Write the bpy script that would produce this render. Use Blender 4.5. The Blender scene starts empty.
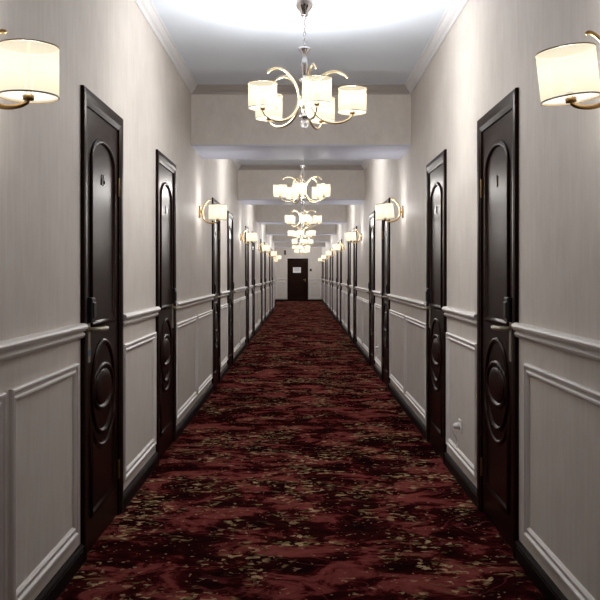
import bpy, math
from math import sin, cos, pi, radians, sqrt

scene = bpy.context.scene
COL = scene.collection

# ------------------------------------------------------------------ materials
def new_mat(name):
    m = bpy.data.materials.new(name)
    m.use_nodes = True
    nt = m.node_tree
    nt.nodes.clear()
    out = nt.nodes.new('ShaderNodeOutputMaterial')
    return m, nt, out

def principled(name, col, rough=0.5, metal=0.0, bump=0.0, bscale=60, spec=0.5, var=0.0, coat=0.0):
    m, nt, out = new_mat(name)
    b = nt.nodes.new('ShaderNodeBsdfPrincipled')
    b.inputs['Base Color'].default_value = (*col, 1)
    b.inputs['Roughness'].default_value = rough
    b.inputs['Metallic'].default_value = metal
    b.inputs['Specular IOR Level'].default_value = spec
    b.inputs['Coat Weight'].default_value = coat
    if name.startswith('dark_stained'): b.inputs['Specular Tint'].default_value = (1, .80, .55, 1)
    nt.links.new(b.outputs[0], out.inputs[0])
    tc = nt.nodes.new('ShaderNodeTexCoord')
    n = nt.nodes.new('ShaderNodeTexNoise')
    n.inputs['Scale'].default_value = bscale
    n.inputs['Detail'].default_value = 4
    nt.links.new(tc.outputs['Object'], n.inputs['Vector'])
    if var:
        mx = nt.nodes.new('ShaderNodeMix'); mx.data_type = 'RGBA'
        mx.inputs[6].default_value = (*[c * (1 - var) for c in col], 1)
        mx.inputs[7].default_value = (*[min(1, c * (1 + var)) for c in col], 1)
        nt.links.new(n.outputs[0], mx.inputs[0])
        nt.links.new(mx.outputs[2], b.inputs['Base Color'])
    if bump:
        bp = nt.nodes.new('ShaderNodeBump')
        bp.inputs['Strength'].default_value = bump
        bp.inputs['Distance'].default_value = 0.002
        nt.links.new(n.outputs[0], bp.inputs['Height'])
        nt.links.new(bp.outputs[0], b.inputs['Normal'])
    return m

def wallpaper(name, c1, c2, rough=0.6, scale=(30, 30, 3.5)):
    m, nt, out = new_mat(name)
    b = nt.nodes.new('ShaderNodeBsdfPrincipled')
    b.inputs['Roughness'].default_value = rough
    b.inputs['Specular IOR Level'].default_value = 0.25
    g = nt.nodes.new('ShaderNodeNewGeometry')
    mp = nt.nodes.new('ShaderNodeMapping')
    mp.inputs['Scale'].default_value = scale
    nt.links.new(g.outputs['Position'], mp.inputs['Vector'])
    n = nt.nodes.new('ShaderNodeTexNoise')
    n.inputs['Scale'].default_value = 1.0
    n.inputs['Detail'].default_value = 6
    n.inputs['Roughness'].default_value = 0.65
    n.inputs['Distortion'].default_value = 0.6
    nt.links.new(mp.outputs[0], n.inputs['Vector'])
    n2 = nt.nodes.new('ShaderNodeTexNoise')
    n2.inputs['Scale'].default_value = 5.0
    n2.inputs['Detail'].default_value = 5
    nt.links.new(g.outputs['Position'], n2.inputs['Vector'])
    ad = nt.nodes.new('ShaderNodeMath'); ad.operation = 'MULTIPLY_ADD'
    ad.inputs[1].default_value = 0.6
    nt.links.new(n.outputs[0], ad.inputs[0])
    m2 = nt.nodes.new('ShaderNodeMath'); m2.operation = 'MULTIPLY'
    m2.inputs[1].default_value = 0.4
    nt.links.new(n2.outputs[0], m2.inputs[0])
    nt.links.new(m2.outputs[0], ad.inputs[2])
    r = nt.nodes.new('ShaderNodeValToRGB')
    r.color_ramp.elements[0].position = 0.36
    r.color_ramp.elements[0].color = (*c1, 1)
    r.color_ramp.elements[1].position = 0.66
    r.color_ramp.elements[1].color = (*c2, 1)
    nt.links.new(ad.outputs[0], r.inputs[0])
    nt.links.new(r.outputs[0], b.inputs['Base Color'])
    bp = nt.nodes.new('ShaderNodeBump')
    bp.inputs['Strength'].default_value = 0.2
    bp.inputs['Distance'].default_value = 0.004
    nt.links.new(n.outputs[0], bp.inputs['Height'])
    nt.links.new(bp.outputs[0], b.inputs['Normal'])
    nt.links.new(b.outputs[0], out.inputs[0])
    return m

def carpet_mat():
    m, nt, out = new_mat('carpet')
    L = nt.links.new
    b = nt.nodes.new('ShaderNodeBsdfPrincipled')
    b.inputs['Roughness'].default_value = 0.95
    b.inputs['Specular IOR Level'].default_value = 0.0
    g = nt.nodes.new('ShaderNodeNewGeometry')
    def noise(scale, detail, dist=0.0, off=0.0, rough=0.5, stretch=(1, 1, 1)):
        mp = nt.nodes.new('ShaderNodeMapping')
        mp.inputs['Location'].default_value = (off, off * 1.7, off * .3)
        mp.inputs['Scale'].default_value = stretch
        L(g.outputs['Position'], mp.inputs['Vector'])
        n = nt.nodes.new('ShaderNodeTexNoise')
        n.inputs['Scale'].default_value = scale
        n.inputs['Detail'].default_value = detail
        n.inputs['Distortion'].default_value = dist
        n.inputs['Roughness'].default_value = rough
        L(mp.outputs[0], n.inputs['Vector'])
        return n.outputs[0]
    def ramp(src, stops):
        r = nt.nodes.new('ShaderNodeValToRGB')
        e = r.color_ramp.elements
        while len(e) < len(stops): e.new(0.5)
        for el, (p, c) in zip(e, stops):
            el.position = p; el.color = (*c, 1) if len(c) == 3 else c
        L(src, r.inputs[0]); return r.outputs[0]
    def mix(fac, a, bcol):
        mx = nt.nodes.new('ShaderNodeMix'); mx.data_type = 'RGBA'
        L(fac, mx.inputs[0])
        for sock, v in ((6, a), (7, bcol)):
            if isinstance(v, tuple): mx.inputs[sock].default_value = (*v, 1)
            else: L(v, mx.inputs[sock])
        return mx.outputs[2]
    def mul(a, c):
        x = nt.nodes.new('ShaderNodeMath'); x.operation = 'MULTIPLY'
        L(a, x.inputs[0])
        if isinstance(c, float): x.inputs[1].default_value = c
        else: L(c, x.inputs[1])
        return x.outputs[0]
    W, K = (1, 1, 1), (0, 0, 0)
    base = ramp(noise(4.6, 8, .5, 3.1, .68, (.75, 1, 1)), [(0.36, (.007, .0015, .002)), (0.465, (.021, .0025, .003)),
                                            (0.515, (.050, .006, .006)), (0.56, (.175, .037, .032)), (0.75, (.30, .078, .066))])
    # curling tendrils
    t1 = ramp(noise(2.2, 1, 1.8, 9.3), [(0.478, K), (0.49, W), (0.502, W), (0.514, K)])
    t1m = mul(t1, ramp(noise(1.6, 2, 0, 21.), [(0.46, K), (0.54, W)]))
    base = mix(mul(t1m, .7), base, (.13, .028, .026))
    # olive and gold flecks in clusters
    cl = ramp(noise(2.3, 3, .6, 14.2), [(0.50, K), (0.575, W)])
    f1 = ramp(noise(25, 3, .4, 5.5, .5, (.75, 1.1, 1)), [(0.58, K), (0.615, W)])
    base = mix(mul(mul(f1, cl), .92), base, (.50, .35, .19))
    f2 = ramp(noise(22, 3, .6, 31.5, .5, (.6, 1.2, 1)), [(0.60, K), (0.635, W)])
    base = mix(mul(mul(f2, cl), .85), base, (.20, .155, .06))
    f3 = ramp(noise(30, 1, .3, 51.5, .5), [(0.69, K), (0.72, W)])
    base = mix(mul(f3, .8), base, (.34, .22, .13))
    # pile
    pile = noise(420, 2, 0, 1.)
    base = mix(mul(pile, .45), base, (.012, .004, .004))
    L(base, b.inputs['Base Color'])
    bp = nt.nodes.new('ShaderNodeBump')
    bp.inputs['Strength'].default_value = 0.4
    bp.inputs['Distance'].default_value = 0.004
    L(pile, bp.inputs['Height']); L(bp.outputs[0], b.inputs['Normal'])
    L(b.outputs[0], out.inputs[0])
    return m

def shade_mat(name='cream_shade_fabric', tint=(.10, .088, .062), glow=None):
    m, nt, out = new_mat(name)
    L = nt.links.new
    tr = nt.nodes.new('ShaderNodeBsdfTranslucent'); tr.inputs[0].default_value = (*tint, 1)
    df = nt.nodes.new('ShaderNodeBsdfDiffuse'); df.inputs[0].default_value = (.075, .066, .046, 1)
    em = nt.nodes.new('ShaderNodeEmission'); em.inputs[0].default_value = (1.0, .90, .66, 1)
    em.inputs[1].default_value = glow or SHADE_EMIT
    mx = nt.nodes.new('ShaderNodeMixShader'); mx.inputs[0].default_value = SHADE_TRANS
    ad = nt.nodes.new('ShaderNodeAddShader')
    L(df.outputs[0], mx.inputs[1]); L(tr.outputs[0], mx.inputs[2])
    L(mx.outputs[0], ad.inputs[0]); L(em.outputs[0], ad.inputs[1])
    tp = nt.nodes.new('ShaderNodeBsdfTransparent'); tp.inputs[0].default_value = (1, .99, .965, 1)
    m3 = nt.nodes.new('ShaderNodeMixShader'); m3.inputs[0].default_value = SHADE_SHEER
    L(ad.outputs[0], m3.inputs[1]); L(tp.outputs[0], m3.inputs[2])
    L(m3.outputs[0], out.inputs[0])
    return m

def emit_mat(name, col, s):
    m, nt, out = new_mat(name)
    em = nt.nodes.new('ShaderNodeEmission'); em.inputs[0].default_value = (*col, 1); em.inputs[1].default_value = s
    nt.links.new(em.outputs[0], out.inputs[0])
    return m

def glass_mat():
    m, nt, out = new_mat('crystal')
    b = nt.nodes.new('ShaderNodeBsdfPrincipled')
    b.inputs['Base Color'].default_value = (.95, .95, .97, 1)
    b.inputs['Roughness'].default_value = 0.03
    b.inputs['Transmission Weight'].default_value = 0.85
    b.inputs['IOR'].default_value = 1.5
    nt.links.new(b.outputs[0], out.inputs[0])
    return m

SHADE_EMIT = 0.80
SHADE_TRANS = 0.5
SHADE_SHEER = 0.48
BULB_CH = 17.4
BULB_SC = 6.8
LIGHT_COL = (1.0, .985, .985)

M = dict(
    wall=wallpaper('wallpaper', (.60, .548, .498), (.69, .638, .585)),
    beam=wallpaper('wallpaper_lit_copy', (.64, .595, .55), (.73, .685, .64), scale=(14, 14, 10)),  # the walls' paper, lightened so the colour adds light the beams lack
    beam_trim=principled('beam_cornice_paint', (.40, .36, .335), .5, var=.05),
    white=principled('white_gloss_paint', (.74, .735, .745), .38, bump=.05, var=.03),
    trim=principled('ivory_moulding_paint', (.70, .665, .635), .36, bump=.05, var=.04),
    ceil=principled('ceiling_paint', (.76, .83, .915), .55, bump=.1, bscale=90, var=.02),
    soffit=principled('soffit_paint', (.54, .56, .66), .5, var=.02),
    carpet=carpet_mat(),
    door=principled('dark_stained_wood', (.0115, .003, .0022), .30, var=.35, bscale=18, spec=.09),
    door_edge=principled('dark_stained_casing', (.010, .0036, .0026), .34, var=.3, bscale=14, spec=.07),
    base=principled('dark_skirting', (.010, .005, .004), .5, var=.25, bscale=20, spec=.08),
    black=principled('black_plastic', (.008, .008, .009), .3),
    steel=principled('satin_steel', (.42, .37, .28), .42, .55),
    brass=principled('aged_brass', (.24, .15, .06), .45, .8),
    gold=principled('champagne_metal', (.40, .31, .185), .3, 1.0),
    bronze=principled('sconce_bronze', (.44, .28, .12), .3, 1.0),
    chrome=principled('polished_chrome', (.50, .48, .47), .14, 1.0),
    rim=principled('shade_rim', (.20, .14, .07), .5, .3),
    bulb=emit_mat('lit_bulb', (1, .95, .85), 0.9),
    crystal=glass_mat(),
    plastic=principled('white_plastic', (.86, .85, .83), .35),
    paper=principled('notice_paper', (.85, .85, .86), .7),
    ink=principled('grey_print', (.34, .34, .36), .8),
    blue=principled('blue_sticker', (.02, .22, .42), .4),
    darkbox=principled('dark_grey_plastic', (.03, .03, .033), .45),
)
M['shade'] = shade_mat()
M['shade_small'] = shade_mat('chandelier_shade_fabric', (.042, .037, .026), .62)
def frosted_mat():
    m, nt, out = new_mat('frosted_diffuser')
    tr = nt.nodes.new('ShaderNodeBsdfTranslucent'); tr.inputs[0].default_value = (.16, .155, .145, 1)
    tp = nt.nodes.new('ShaderNodeBsdfTransparent')
    mx = nt.nodes.new('ShaderNodeMixShader'); mx.inputs[0].default_value = .55
    nt.links.new(tr.outputs[0], mx.inputs[1]); nt.links.new(tp.outputs[0], mx.inputs[2])
    nt.links.new(mx.outputs[0], out.inputs[0])
    return m
M['frost'] = frosted_mat()

# ------------------------------------------------------------------ mesh helper
class MB:
    def __init__(self):
        self.v = []; self.f = []; self.mi = []; self.sm = []; self.cur = 0; self.smooth = False
    def add(self, verts, faces):
        o = len(self.v)
        self.v += [tuple(p) for p in verts]
        for f in faces:
            self.f.append(tuple(i + o for i in f)); self.mi.append(self.cur); self.sm.append(self.smooth)
    def box(self, x0, x1, y0, y1, z0, z1, bev=0.0):
        if bev <= 0:
            v = [(x, y, z) for x in (x0, x1) for y in (y0, y1) for z in (z0, z1)]
            self.add(v, [(0, 1, 3, 2), (4, 6, 7, 5), (0, 4, 5, 1), (2, 3, 7, 6), (0, 2, 6, 4), (1, 5, 7, 3)])
            return
        # chamfered along x-normal faces
        for (xa, xb) in ((x0, x1),):
            b = bev
            rings = []
            for x, ins in ((x0, b), (x0 + b, 0), (x1 - b, 0), (x1, b)):
                rings.append([(x, y0 + ins, z0 + ins), (x, y1 - ins, z0 + ins), (x, y1 - ins, z1 - ins), (x, y0 + ins, z1 - ins)])
            v = [p for r in rings for p in r]
            f = []
            for i in range(3):
                for j in range(4):
                    f.append((i*4+j, i*4+(j+1) % 4, (i+1)*4+(j+1) % 4, (i+1)*4+j))
            f += [(3, 2, 1, 0), (12, 13, 14, 15)]
            self.add(v, f)
    def rings(self, rings, closed=True, caps=True):
        n = len(rings[0]); v = [p for r in rings for p in r]; f = []
        for i in range(len(rings) - 1):
            for j in range(n if closed else n - 1):
                k = (j + 1) % n
                f.append((i*n+j, i*n+k, (i+1)*n+k, (i+1)*n+j))
        if caps and closed:
            f.append(tuple(range(n - 1, -1, -1)))
            f.append(tuple((len(rings) - 1) * n + j for j in range(n)))
        self.add(v, f)
    def lathe(self, prof, c=(0, 0, 0), n=24, caps=True):
        s = self.smooth; self.smooth = True
        self.rings([[(c[0] + r*cos(2*pi*j/n), c[1] + r*sin(2*pi*j/n), c[2] + z) for j in range(n)] for r, z in prof], True, caps)
        self.smooth = s
    def tube(self, pts, ra, rb=None, n=10, taper=None, side=None):
        """tube through 3D points; elliptical section ra (in 'side' direction) x rb"""
        from mathutils import Vector
        rb = rb or ra
        s = self.smooth; self.smooth = True
        P = [Vector(p) for p in pts]; R = []
        for i, p in enumerate(P):
            t = (P[min(i+1, len(P)-1)] - P[max(i-1, 0)]).normalized()
            sd = Vector(side) if side else Vector((0, 0, 1)) if abs(t.z) < .9 else Vector((1, 0, 0))
            a = (sd - t * sd.dot(t)).normalized()
            b = t.cross(a)
            k = taper(i / (len(P) - 1)) if taper else 1
            R.append([tuple(p + a*ra*k*cos(2*pi*j/n) + b*rb*k*sin(2*pi*j/n)) for j in range(n)])
        self.rings(R); self.smooth = s
    def sweep(self, path, prof, closed, tf):
        """mitred sweep: path of (s,z); prof of (n,t), n toward the left normal; tf maps (s,z,t)->xyz"""
        N = len(path); R = []
        def nrm(a, b):
            dx, dy = b[0]-a[0], b[1]-a[1]; l = sqrt(dx*dx+dy*dy) or 1
            return (-dy/l, dx/l)
        for i, p in enumerate(path):
            if closed or 0 < i < N-1:
                n1 = nrm(path[(i-1) % N], p); n2 = nrm(p, path[(i+1) % N])
                d = 1 + n1[0]*n2[0] + n1[1]*n2[1]
                m = ((n1[0]+n2[0])/d, (n1[1]+n2[1])/d)
            elif i == 0: m = nrm(p, path[1])
            else: m = nrm(path[-2], p)
            R.append([tf(p[0]+m[0]*a, p[1]+m[1]*a, t) for a, t in prof])
        if closed: R.append(R[0])
        self.rings(R, True, not closed)
    def build(self, name, mats, parent=None, loc=(0, 0, 0)):
        me = bpy.data.meshes.new(name)
        me.from_pydata(self.v, [], self.f)
        if not isinstance(mats, (list, tuple)): mats = [mats]
        for m in mats: me.materials.append(m)
        for p, mi, s in zip(me.polygons, self.mi, self.sm):
            p.material_index = mi; p.use_smooth = s
        import bmesh
        bm = bmesh.new(); bm.from_mesh(me)
        bmesh.ops.remove_doubles(bm, verts=bm.verts, dist=1e-6)
        bmesh.ops.recalc_face_normals(bm, faces=bm.faces)
        bm.to_mesh(me); bm.free()
        o = bpy.data.objects.new(name, me); COL.objects.link(o)
        o.location = loc
        if parent: o.parent = parent
        return o

def tag(o, label=None, cat=None, group=None, kind=None):
    if label: o['label'] = label
    if cat: o['category'] = cat
    if group: o['group'] = group
    if kind: o['kind'] = kind
    return o

def empty(name, loc=(0, 0, 0), rz=0.0):
    o = bpy.data.objects.new(name, None); COL.objects.link(o)
    o.location = loc; o.rotation_euler = (0, 0, rz); o.empty_display_size = .1
    return o

KIDS = {}
def dup(o, parent=None):
    c = o.copy(); COL.objects.link(c)
    if parent: c.parent = parent
    for ch in list(o.children): dup(ch, c)
    return c

def lamp(name, loc, power, parent, radius=.03):
    d = LAMPS.get((power, radius))
    if d is None:
        d = bpy.data.lights.new('bulb_light', 'POINT'); d.energy = power; d.shadow_soft_size = radius
        d.color = LIGHT_COL; LAMPS[(power, radius)] = d
    o = bpy.data.objects.new(name, d); COL.objects.link(o); o.location = loc; o.parent = parent
    return o
LAMPS = {}

# ------------------------------------------------------------------ layout
PER = 5.65
CAM_Z = 1.31
CEIL = 3.02
BEAM_Z = 2.475
Y0, Y1 = -1.6, 41.0          # rear wall and far end wall
NB = 7
REC_Y = 31.45                # the left wall steps back beyond here
REC_X = -1.264
ODD, EVEN = {-1: 4.275, 1: 4.33}, {-1: 6.262, 1: 6.262}
HW, TOP = 0.425, 2.167       # casing half width and height
OW, OT = 0.35, 2.09          # opening half width and height
FAR = REC_Y
def doors_on(side):
    ys = []
    for k in range(NB):
        for j, b in enumerate((ODD[side], EVEN[side])):
            y = b + PER * k
            if side < 0 and y + HW > FAR: continue
            if y + HW + .2 > Y1: continue
            ys.append((y, j))
    return ys
DOORS = {-1: doors_on(-1), 1: doors_on(1)}
BEAMS = [2.08 + PER * k for k in range(7)]    # front faces; depth .89
BD = 0.89
ORD = ['first', 'second', 'third', 'fourth', 'fifth', 'sixth', 'seventh', 'eighth', 'ninth', 'tenth', 'eleventh', 'twelfth', 'thirteenth', 'fourteenth']
SIDE = {-1: 'left', 1: 'right'}
ntrim = [0]
def trim_name():
    ntrim[0] += 1
    return 'trim_%d' % ntrim[0]

# ------------------------------------------------------------------ shell
def struct(name, mb, mat, label, cat):
    o = mb.build(name, mat)
    return tag(o, label, cat, None, 'structure')

m = MB(); m.box(-1.45, 1.15, Y0 - .1, Y1 + .1, -.05, 0)
struct('floor', m, M['carpet'], 'maroon and rose floral carpet with gold flecks running down the corridor', 'floor')
m = MB(); m.box(-1.45, 1.15, Y0 - .1, Y1 + .1, CEIL, CEIL + .08)
struct('ceiling', m, M['ceil'], 'pale white ceiling between the dropped beams', 'ceiling')

def wall_mesh(side):
    m = MB(); th = .14
    xa, xb = (-1 - th, -1) if side < 0 else (1, 1 + th)
    end = REC_Y if side < 0 else Y1
    y = Y0
    for (c, j) in DOORS[side]:
        m.box(xa, xb, y, c - OW - .03, 0, CEIL)
        m.box(xa, xb, c - OW - .03, c + OW + .03, OT + .03, CEIL)
        y = c + OW + .03
    m.box(xa, xb, y, end, 0, CEIL)
    if side < 0:
        m.box(REC_X - th, -1 - th, REC_Y - .12, REC_Y, 0, CEIL)
        m.box(REC_X - th, REC_X, REC_Y, Y1, 0, CEIL)
    return m
struct('wall_left', wall_mesh(-1), M['wall'], 'taupe streaked wallpaper wall on the left with dark doors', 'wall')
struct('wall_right', wall_mesh(1), M['wall'], 'taupe streaked wallpaper wall on the right with dark doors', 'wall')
EDX = -.165            # end door centre
m = MB()
m.box(-1.45, EDX - .47, Y1, Y1 + .1, 0, CEIL); m.box(EDX + .47, 1.15, Y1, Y1 + .1, 0, CEIL); m.box(EDX - .47, EDX + .47, Y1, Y1 + .1, 2.06, CEIL)
struct('wall_end', m, M['wall'], 'pale end wall closing the corridor around the dark end door', 'wall')
m = MB(); m.box(-1.15, 1.15, Y0 - .1, Y0, 0, CEIL)
struct('wall_rear', m, M['wall'], 'taupe wallpaper wall behind the camera', 'wall')

CORN = [(0, 0), (.062, 0), (.062, -.010), (.050, -.016), (.044, -.030), (.034, -.044), (.020, -.054), (.014, -.066), (.012, -.077), (0, -.077)]
def cornice_run(m, side, x, y0, y1):
    r = []
    for y in (y0, y1):
        r.append([(x - side * t, y, CEIL + z) for t, z in CORN])
    m.rings(r)
for i, by in enumerate(BEAMS):
    xl = REC_X if by > REC_Y else -1
    m = MB(); m.box(xl, 1, by, by + BD, BEAM_Z + .012, CEIL)
    o = struct('beam', m, M['beam'], 'dropped ceiling beam papered in taupe, %s from the camera' % ORD[i], 'beam')
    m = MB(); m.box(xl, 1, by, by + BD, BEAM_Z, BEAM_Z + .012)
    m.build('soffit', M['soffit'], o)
    m = MB()
    for sgn, yy in ((1, by), (-1, by + BD)):
        r = []
        for x in (xl, 1):
            r.append([(x, yy - sgn * t, CEIL + z) for t, z in CORN])
        m.rings(r)
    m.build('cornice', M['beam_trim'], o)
# cornices along the two walls, bay by bay
edges = [(Y0, BEAMS[0])] + [(BEAMS[i] + BD, BEAMS[i+1] if i + 1 < len(BEAMS) else Y1) for i in range(len(BEAMS))]
for side in (-1, 1):
    for bi, (a, b) in enumerate(edges):
        m = MB()
        if side < 0 and a < REC_Y < b:
            cornice_run(m, side, -1, a, REC_Y); cornice_run(m, side, REC_X, REC_Y, b)
        else:
            cornice_run(m, side, REC_X if (side < 0 and a > REC_Y) else side, a, b)
        struct(trim_name(), m, M['white'], 'white ceiling cornice on the %s wall, %s ceiling bay from the camera' % (SIDE[side], ORD[bi]), 'cornice')

RAIL = [(0, 1.087), (.020, 1.087), (.032, 1.081), (.036, 1.073), (.034, 1.064), (.022, 1.052), (.014, 1.049), (.014, 1.046), (.021, 1.041), (.022, 1.034), (.016, 1.024), (.010, 1.020), (0, 1.020)]
BASE = [(0, 0), (.016, 0), (.016, .062), (.012, .066), (.018, .070), (.018, .078), (.010, .088), (0, .09)]
FRAME = [(0, 0), (0, .013), (.005, .018), (.013, .017), (.020, .008), (.028, .008), (.033, .013), (.040, .013), (.048, .005), (.05, 0)]

def solid_spans(side):
    """stretches of wall between door casings"""
    out = []; y = Y0
    for (c, j) in DOORS[side]:
        out.append((y, c - HW)); y = c + HW
    out.append((y, REC_Y if side < 0 else Y1))
    return out
def run(m, side, prof, a, b, x=None):
    x = side if x is None else x
    m.rings([[(x - side * t, y, z) for t, z in prof] for y in (a, b)])
for side in (-1, 1):
    bm_ = MB()
    for (a, b) in solid_spans(side): run(bm_, side, BASE, a, b)
    if side < 0: run(bm_, side, BASE, REC_Y, Y1, REC_X)
    struct('baseboard_' + SIDE[side], bm_, M['base'], 'low dark brown skirting along the foot of the %s wall' % SIDE[side], 'baseboard')
    spans = solid_spans(side)
    for i, (a, b) in enumerate(spans):
        if i == 0: where = 'before the first door'
        elif i < len(DOORS[side]): where = 'between the %s and %s doors' % (ORD[i-1], ORD[i])
        else: where = 'beyond the last door'
        m = MB(); run(m, side, RAIL, a, b)
        if side < 0 and i == len(spans) - 1:
            run(m, side, RAIL, REC_Y, Y1, REC_X)
        struct(trim_name(), m, M['trim'], 'ivory chair rail on the %s wall %s from the camera' % (SIDE[side], where), 'chair rail')
        g, gap = .06, .065
        L = b - a
        if i == 0:
            br = [(2.905, 3.765), (2.0, 2.84), (1.1, 1.935)] if side < 0 else [(2.52, 3.765), (1.2, 2.455)]
        elif L < 1.6:
            br = [(a + g, b - g)]
        else:
            w = (L - 2*g - gap) / 2
            br = [(a + g, a + g + w), (b - g - w, b - g)]
        for q, (p0, p1) in enumerate(br):
            if p1 - p0 < .2: continue
            m = MB()
            m.sweep([(p0, .153), (p1, .153), (p1, .915), (p0, .915)], FRAME, True,
                    lambda s, z, t, side=side: (side - side * t, s, z))
            pos = '' if len(br) == 1 else (', nearer panel' if p0 == min(x[0] for x in br) else ', farther panel' if p0 == max(x[0] for x in br) else ', middle panel')
            struct(trim_name(), m, M['trim'], 'ivory wainscot moulding frame on the %s wall %s%s' % (SIDE[side], where, pos), 'panel moulding')
# end wall trims
m = MB()
for (a, b) in ((REC_X, EDX - .5), (EDX + .5, 1)):
    m.rings([[(x, Y1 - t, z) for t, z in BASE] for x in (a, b)])
struct('baseboard_end', m, M['base'], 'dark brown skirting along the foot of the end wall', 'baseboard')
for (a, b), w in (((REC_X, EDX - .5), 'left'), ((EDX + .5, 1), 'right')):
    m = MB(); m.rings([[(x, Y1 - t, z) for t, z in RAIL] for x in (a, b)])
    struct(trim_name(), m, M['trim'], 'ivory chair rail on the end wall, %s of the end door' % w, 'chair rail')
    m = MB()
    m.sweep([(a + .06, .153), (b - .06, .153), (b - .06, .915), (a + .06, .915)], FRAME, True, lambda s, z, t: (s, Y1 - t, z))
    struct(trim_name(), m, M['trim'], 'ivory moulding frame on the end wall, %s of the end door' % w, 'panel moulding')
m = MB(); m.rings([[(x, Y1 - t, CEIL + z) for t, z in CORN] for x in (REC_X, 1)])
struct(trim_name(), m, M['white'], 'white cornice along the top of the end wall', 'cornice')

# ------------------------------------------------------------------ room doors
# local frame: +x out of the wall into the corridor, y along the wall, z up, origin on the floor at the wall plane
CASE = [(0, 0), (0, .014), (.006, .018), (.030, .020), (.052, .018), (.062, .014), (.077, .010), (.077, -.05), (.09, -.05), (.09, -.06), (.02, -.06), (.02, 0)]
LX = .002          # leaf face
def ell(cz, a, b, n=48, cy=0): return [(cy + a*cos(2*pi*i/n), cz + b*sin(2*pi*i/n)) for i in range(n)]
def upper_panel():
    p = [(-.245, 1.068), (.245, 1.068)]
    for i in range(33):
        th = pi * i / 32
        p.append((  .245*cos(th), 1.84 + .13*abs(sin(th))**.9))
    return p
def lower_panel():
    p = [(-.245, .17), (.245, .17)]
    for i in range(25):
        s = .245 - .49*i/24
        p.append((s,   .745 - sqrt(.290**2 - s*s)))
    return p
BEAD = [(-.014, 0), (-.012, .006), (-.005, .011), (.002, .012), (.008, .009), (.012, .003), (.016, .001), (.016, 0)]
def door_master(h):
    """h = +1/-1: the side (local y) the handle sits on"""
    root = empty('door')
    m = MB()
    path = [(-HW, 0), (-HW, TOP), (HW, TOP), (HW, 0)]
    m.sweep(path, [(-n, t) for n, t in CASE], False, lambda s, z, t: (t, s, z))
    m.build('casing', M['door_edge'], root)
    m = MB()
    m.box(LX - .04, LX, -OW + .003, OW - .003, .008, OT - .003)
    tf = lambda s, z, t: (LX + t, s, z)
    m.smooth = True
    m.sweep(upper_panel(), BEAD, True, tf)
    m.sweep(lower_panel(), BEAD, True, tf)
    m.sweep(ell(.748, .235, .226), BEAD, True, tf)
    m.sweep(ell(.748, .208, .106), BEAD, True, tf)
    # raised oval field
    R = []
    for k, t in ((.86, 0), (.78, .008), (.5, .011), (.02, .012)):
        R.append([tf(s, z, t) for s, z in ell(.748, .208*k, .106*k - .0015)])
    m.rings(R)
    m.smooth = False
    leaf = m.build('door_leaf', M['door'], root)
    hy = h * .300
    m = MB(); m.box(LX, LX + .008, hy - .021, hy + .021, .895, 1.10, .002)
    m.smooth = True
    m.tube([(LX + .004, hy, 1.05), (LX + .03, hy, 1.05), (LX + .052, hy, 1.05), (LX + .058, hy - h*.012, 1.05), (LX + .058, hy - h*.07, 1.049), (LX + .055, hy - h*.15, 1.047)], .011, .011, 12)
    m.lathe([(0.001, 0), (.008, 0), (.008, .004), (.001, .004)], (LX + .006, hy, .925), 12)
    m.build('handle', M['steel'], leaf)
    m = MB(); m.box(LX, LX + .030, hy - .036, hy + .036, 1.083, 1.20, .006)
    m.box(LX, LX + .036, hy - .028, hy + .028, 1.10, 1.18, .006)
    m.build('card_reader', M['black'], leaf)
    for z in (.25, 1.78):
        m = MB(); m.smooth = True
        m.lathe([(.007, -.05), (.0075, -.048), (.0075, .048), (.007, .05)], (LX + .006, -h * (OW - .006), z), 12)
        m.build('hinge', M['brass'], leaf)
    return root

def digit_boxes(ch):
    # strokes of a plain seven-stroke numeral in a unit box (0..1, 0..1.7)
    S = {'t': (0, 1, 1.5, 1.7), 'm': (0, 1, .75, .95), 'b': (0, 1, 0, .2), 'tl': (0, .25, .8, 1.7), 'tr': (.75, 1, .8, 1.7), 'bl': (0, .25, 0, .9), 'br': (.75, 1, 0, .9), 'c': (.38, .62, 0, 1.7)}
    D = {'1': ['c'], '5': ['t', 'tl', 'm', 'br', 'b'], '3': ['t', 'tr', 'm', 'br', 'b']}
    return [S[k] for k in D[ch]]
def room_number(parent, text, h, z=1.755):
    m = MB(); u = h / 1.7; w = u * 1.35
    y = -(w * len(text) - (w - u)) / 2
    dirn = 1
    for ch in text:
        for (a, b, c, d) in digit_boxes(ch):
            m.box(LX, LX + .004, y + a*u, y + b*u, z + c*u, z + d*u)
        y += w
    # local +y runs right to left for a viewer facing the door on one wall, so mirror about the middle
    m.v = [(x, -yy, zz) for x, yy, zz in m.v] if VIEW_FLIP else m.v
    m.build('room_number', M['black'], parent)
VIEW_FLIP = False

masters = {}
nd = 0
look = {(-1, 0): 'nearest on the left wall, two-figure number on its arched panel, lever at its near edge',
        (-1, 1): 'second on the left wall from the camera, lever at its far edge',
        (1, 0): 'nearest on the right wall, single-stroke number on its arched panel, lever at its near edge',
        (1, 1): 'second on the right wall from the camera, lever at its far edge'}
for side in (-1, 1):
    for i, (y, j) in enumerate(DOORS[side]):
        nd += 1
        # world-near edge is local -y on the left wall, local +y on the right (turned by 180 degrees)
        near = -1 if side < 0 else 1
        h = near if j == 0 else -near
        if h not in masters: masters[h] = d = door_master(h)
        else: d = dup(masters[h])
        d.name = 'door_%d' % nd
        d.location = (side, y, 0); d.rotation_euler = (0, 0, 0 if side < 0 else pi)
        if i < 2: lb = 'dark panelled room door ' + look[(side, i)]
        else: lb = 'dark panelled room door, %s on the %s wall counting from the camera' % (ORD[i], SIDE[side])
        tag(d, lb, 'door', 'dark doors along the corridor', 'structure')
        d['leaf_side'] = h
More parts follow.
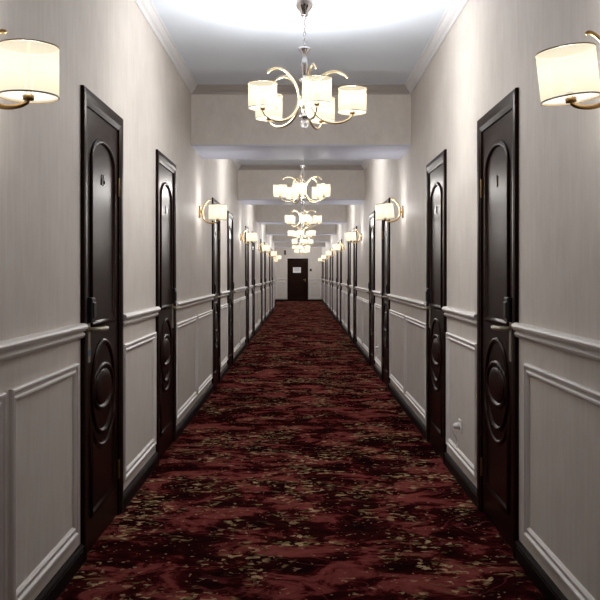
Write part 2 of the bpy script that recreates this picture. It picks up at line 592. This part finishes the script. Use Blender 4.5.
def leaf_of(n): return [c for c in bpy.data.objects['door_%d' % n].children if c.name.startswith('door_leaf')][0]
nl = len(DOORS[-1])
# numbers: facing the left wall (+x local toward viewer), viewer's left-to-right is local +y
room_number(leaf_of(1), '15', .052)
for n in [2, nl + 1, nl + 2] + ([3, 4, nl + 3, nl + 4]):
    room_number(leaf_of(n), '1', .056)
m = MB(); m.box(LX + .008, LX + .010, -.300 - .013, -.300 + .017, .925, .955, 0)
m.build('blue_sticker', M['blue'], leaf_of(1))

# ------------------------------------------------------------------ end door
d = empty('door_%d' % (nd + 1), (EDX, Y1, 0))
m = MB()
m.sweep([(-.5, 0), (-.5, 2.06), (.5, 2.06), (.5, 0)], [(-n, t) for n, t in [(0, 0), (0, .02), (.006, .024), (.05, .022), (.06, .012), (.06, -.04), (0, -.04)]], False,
        lambda s, z, t: (s, -t, z))
m.build('casing', M['door_edge'], d)
m = MB(); m.box(-.44, .44, .012, .05, .005, 2.0)
for z0, z1 in ((.15, .85), (1.0, 1.88)):
    m.sweep([(-.34, z0), (.34, z0), (.34, z1), (-.34, z1)], BEAD, True, lambda s, z, t: (s, .012 - t, z))
lf = m.build('door_leaf', M['door'], d)
m = MB(); m.box(.335, .375, .004, .012, .95, 1.08)
m.tube([(.355, .01, 1.04), (.355, -.04, 1.04), (.34, -.046, 1.04), (.255, -.046, 1.036)], .009, .009, 10)
m.build('handle', M['brass'], lf)
tag(d, 'dark door with a white notice closing the far end of the corridor', 'door', None, 'structure')

m = MB()
m.box(-.19, .19, -.003, 0, -.13, .13)
o = m.build('paper_notice', M['paper'], None, (EDX - .04, Y1 + .0, 1.50))
o.location.y = Y1 - .003
m = MB()
for z, w in ((.07, .12), (.03, .14), (-.01, .13), (-.05, .10)):
    m.box(-w, w, -.004, -.003, z, z + .014)
m.build('print_lines', M['ink'], o)
tag(o, 'white paper notice fixed to the dark end door', 'notice')
m = MB(); m.box(-.045, .045, -.05, 0, -.11, .11); m.box(-.034, .034, -.056, -.05, -.09, .02)
o = m.build('wall_speaker', M['darkbox'], None, (-.78, Y1, CAM_Z + 1.03))
tag(o, 'small dark upright box high on the end wall, left of the end door', 'wall box')
m = MB(); m.box(-.05, .05, -.04, 0, -.06, .06); m.box(-.034, .034, -.045, -.04, -.02, .04)
o = m.build('switch_box', M['darkbox'], None, (.46, Y1, CAM_Z + .19))
tag(o, 'small dark square box on the end wall, right of the end door', 'wall box')

# ------------------------------------------------------------------ lamp shade
def smooth_path(pts, n=6):
    out = []
    P = [pts[0]] + list(pts) + [pts[-1]]
    for i in range(1, len(P) - 2):
        p0, p1, p2, p3 = P[i-1], P[i], P[i+1], P[i+2]
        for k in range(n):
            t = k / n
            out.append(tuple(.5*((2*b) + (-a + c)*t + (2*a - 5*b + 4*c - e)*t*t + (-a + 3*b - 3*c + e)*t**3) for a, b, c, e in zip(p0, p1, p2, p3)))
    out.append(tuple(pts[-1]))
    return out
def add_shade(parent, c, r, z0, z1, seam_ang, power, fabric='shade'):
    n = 40; m = MB(); m.smooth = True
    m.rings([[(c[0] + r*cos(2*pi*j/n), c[1] + r*sin(2*pi*j/n), z0 + (z1-z0)*q/6) for j in range(n)] for q in range(7)], True, False)
    m.smooth = False
    m.cur = 1
    for z in (z0, z1):
        for dz in (0,):
            m.rings([[(c[0] + (r + a)*cos(2*pi*j/n), c[1] + (r + a)*sin(2*pi*j/n), z + b) for a, b in ((-.0015, -.002), (.0015, -.002), (.0015, .002), (-.0015, .002))] for j in range(n + 1)], True, False)
    sh = m.build('lamp_shade', [M[fabric], M['rim']], parent)
    # overlapped seam of the fabric
    m = MB(); rr = r + .0012; da = .055
    m.rings([[(c[0] + rr*cos(seam_ang + q), c[1] + rr*sin(seam_ang + q), z) for z in (z0 + .003, z1 - .003)] for q in (-da, -da/2, 0, da/2, da)], False, False)
    m.build('seam', M[fabric], sh)
    m = MB()
    m.rings([[(c[0] + q*cos(2*pi*j/n), c[1] + q*sin(2*pi*j/n), z0 + .004) for j in range(n)] for q in (.0115, r - .0016)], True, False)
    m.build('diffuser', M['frost'], parent)
    m = MB(); m.lathe([(.004, z0 - .012), (.016, z0 - .010), (.017, z0 + .002), (.011, z0 + .006), (.010, z0 + .020), (.002, z0 + .022)], (c[0], c[1], 0), 16)
    m.build('socket', M['brass'], parent)
    m = MB(); m.lathe([(.002, z0 + .022), (.010, z0 + .024), (.015, z0 + .034), (.015, z0 + .046), (.009, z0 + .058), (.001, z0 + .062)], (c[0], c[1], 0), 16)
    m.build('bulb', M['bulb'], parent)
    lamp('bulb_light', (c[0], c[1], z0 + .088), power, parent)

# ------------------------------------------------------------------ chandeliers
def make_chandelier():
    root = empty('chandelier')
    Z = lambda h: CAM_Z + h
    m = MB(); m.lathe([(.066, Z(1.71)), (.068, Z(1.69)), (.060, Z(1.683)), (.056, Z(1.66)), (.054, Z(1.64)), (.046, Z(1.625)), (.028, Z(1.605)), (.024, Z(1.585)), (.018, Z(1.576)), (.004, Z(1.572))])
    m.build('canopy', M['chrome'], root)
    m = MB()
    nlk = 8; z = Z(1.575); step = (1.575 - 1.385) / nlk
    for i in range(nlk):
        zc = z - step*(i + .5); pts = []
        for k in range(13):
            a = 2*pi*k/12; u, v = .0075*cos(a), (step*.62)*sin(a)
            pts.append((u if i % 2 == 0 else 0, 0 if i % 2 == 0 else u, zc + v))
        m.tube(pts, .002, .002, 6, side=(0, 1, 0) if i % 2 == 0 else (1, 0, 0))
    m.tube([(.004, .003, Z(1.58)), (.005, .002, Z(1.48)), (.003, .001, Z(1.38))], .0018, .0018, 6)
    m.build('chain', M['chrome'], root)
    m = MB(); m.lathe([(.003, Z(1.39)), (.037, Z(1.382)), (.036, Z(1.372)), (.015, Z(1.348)), (.013, Z(1.33)), (.021, Z(1.30)), (.023, Z(1.27)), (.015, Z(1.22)), (.012, Z(1.20)),
                       (.032, Z(1.192)), (.032, Z(1.182)), (.014, Z(1.170)), (.017, Z(1.14)), (.024, Z(1.10)), (.026, Z(1.06)), (.018, Z(1.01)), (.014, Z(.98)), (.03, Z(.966)), (.03, Z(.956)), (.01, Z(.948)), (.004, Z(.944))])
    m.build('column', M['chrome'], root)
    m = MB(); m.lathe([(.003, Z(.946)), (.020, Z(.936)), (.027, Z(.918)), (.020, Z(.900)), (.003, Z(.890))], n=10)
    m.smooth = False
    m.build('crystal_drop', M['crystal'], root)
    prof = [(.262, 1.196), (.245, 1.214), (.205, 1.232), (.155, 1.231), (.105, 1.205), (.062, 1.155), (.040, 1.085), (.052, 1.015), (.095, .955), (.155, .925), (.215, .922), (.262, .938), (.288, .962), (.293, .985)]
    prof = smooth_path(prof, 4)
    for k in range(5):
        a = radians(72 * k); dx, dy = sin(a), -cos(a)
        m = MB()
        m.tube([(r*dx, r*dy, Z(h)) for r, h in prof], .0065, .0085, 10, lambda t: .75 + .4*sin(pi*min(1, t*1.1 + .05)), side=(-dy, dx, 0))
        m.tube([(.012*dx, .012*dy, Z(1.08)), (.046*dx, .046*dy, Z(1.083))], .008, .008, 8)
        arm = m.build('arm', M['gold'], root)
        add_shade(arm, (.293*dx, .293*dy), .0855, Z(.985), Z(1.130), a - pi/2 + (.9 if k % 2 else 2.6), BULB_CH, 'shade_small')
    return root
ch0 = make_chandelier()
rots = [14, -8, 13, -6, 20, -14, 8]
chl = ['nearest five-shade chandelier, hanging large before the first visible beam',
       'second five-shade chandelier from the camera, hanging beyond the first visible beam',
       'third five-shade chandelier from the camera, seen below the second one']
for i in range(NB):
    c = ch0 if i == 0 else dup(ch0)
    c.location = (.02, 5.2 + PER*i, 0); c.rotation_euler = (0, 0, radians(rots[i]))
    lb = chl[i] if i < 3 else '%s five-shade chandelier counting from the camera down the corridor' % ORD[i]
    if i == NB - 1: lb = 'farthest five-shade chandelier, hanging just before the end door'
    tag(c, lb, 'chandelier', 'chandeliers down the corridor')

# ------------------------------------------------------------------ wall sconces
def make_sconce():
    root = empty('wall_sconce')
    Z = lambda h: CAM_Z + h
    m = MB()
    R = []
    for x, k in ((0, 1), (.010, 1), (.016, .86), (.019, .55)):
        R.append([(x, .028*k*cos(2*pi*j/28), Z(.607) + .062*k*sin(2*pi*j/28)) for j in range(28)])
    m.rings(R)
    m.tube([(.015, 0, Z(.607)), (.035, 0, Z(.607))], .010, .010, 10)
    m.build('wall_plate', M['bronze'], root)
    m = MB()
    prof = smooth_path([(.118, .721), (.106, .726), (.086, .713), (.058, .677), (.040, .635), (.036, .592), (.046, .545), (.075, .512), (.115, .499), (.155, .502), (.180, .513), (.185, .526)], 4)
    m.tube([(r, 0, Z(h)) for r, h in prof], .0055, .0075, 10, lambda t: .8 + .35*sin(pi*t), side=(0, 1, 0))
    arm = m.build('arm', M['bronze'], root)
    add_shade(arm, (.185, 0), .0885, Z(.530), Z(.677), -1.25, BULB_SC)
    return root
sc0 = make_sconce()
first = True
for side in (-1, 1):
    for i in range(NB):
        y = 2.65 + PER*i
        if i == 0: y = 2.54 if side < 0 else 2.60
        x = side
        if side < 0 and y > REC_Y: x = REC_X
        s = sc0 if first else dup(sc0)
        first = False
        arm = [c for c in s.children if c.name.startswith('arm')][0]
        a = radians([6.5, 6, 4.5, 4, 3, 3, 3][i]) if side > 0 else radians([0, .5, 0, 1, .5, 0, 1][i])
        px, pz = .03, CAM_Z + .607
        arm.rotation_euler = (0, a, 0)
        arm.location = (px - (px*cos(a) + pz*sin(a))  , 0, (.022 if side > 0 else 0) + pz - (-px*sin(a) + pz*cos(a)))
        s.location = (x, y, 0); s.rotation_euler = (0, 0, 0 if side < 0 else pi)
        if i == 0: lb = 'large cream drum shade wall sconce cut by the %s edge of the frame' % SIDE[side]
        elif i == NB - 1: lb = 'farthest cream shade wall sconce on the %s wall, beside the end wall' % SIDE[side]
        else: lb = 'cream drum shade wall sconce, %s on the %s wall counting from the camera' % (ORD[i], SIDE[side])
        tag(s, lb, 'sconce', 'wall sconces along the corridor')

# ------------------------------------------------------------------ wall sockets low on the right wall
def make_socket():
    root = empty('wall_socket')
    m = MB(); m.box(0, .010, -.04, .04, -.04, .04, .003)
    m.build('face_plate', M['plastic'], root)
    m = MB(); m.smooth = True
    R = [[(x, r*cos(2*pi*j/16), r*sin(2*pi*j/16)) for j in range(16)] for x, r in ((.010, .022), (.030, .020), (.045, .015), (.050, .004))]
    m.rings(R)
    plug = m.build('plug', M['plastic'], root)
    m = MB(); m.tube(smooth_path([(.044, 0, -.005), (.05, -.004, -.03), (.03, -.012, -.07), (.020, -.03, -.11), (.022, -.02, -.14)], 5), .004, .004, 8)
    m.build('cable', M['plastic'], plug)
    return root
sk = make_socket()
sk.location = (1, 5.32, .36); sk.rotation_euler = (0, 0, pi)
tag(sk, 'white wall socket with plug low between the first two right-hand doors', 'socket', 'sockets low on the right wall')
s2 = dup(sk); s2.location = (1, 5.32 + PER, .36)
tag(s2, 'white wall socket with plug low between the third and fourth right-hand doors', 'socket', 'sockets low on the right wall')

# ------------------------------------------------------------------ camera and world
cam = bpy.data.cameras.new('camera'); co = bpy.data.objects.new('camera', cam); COL.objects.link(co)
co.location = (0, 0, CAM_Z); co.rotation_euler = (pi/2, 0, 0)
cam.sensor_width = 36; cam.lens = 850/600*36
cam.shift_x = -1.2/600; cam.shift_y = -26/600
cam.clip_start = .05; cam.clip_end = 200
scene.camera = co
w = bpy.data.worlds.new('world'); scene.world = w; w.use_nodes = True
w.node_tree.nodes['Background'].inputs[0].default_value = (0, 0, 0, 1)
w.node_tree.nodes['Background'].inputs[1].default_value = 0
vs = scene.view_settings
scene.display_settings.display_device = 'sRGB'
vs.view_transform = 'Standard'; vs.look = 'None'; vs.gamma = 1; vs.use_curve_mapping = False
vs.exposure = 0.0
scene.cycles.max_bounces = 16
scene.cycles.diffuse_bounces = 12
scene.cycles.transparent_max_bounces = 16
scene.cycles.use_denoising = True
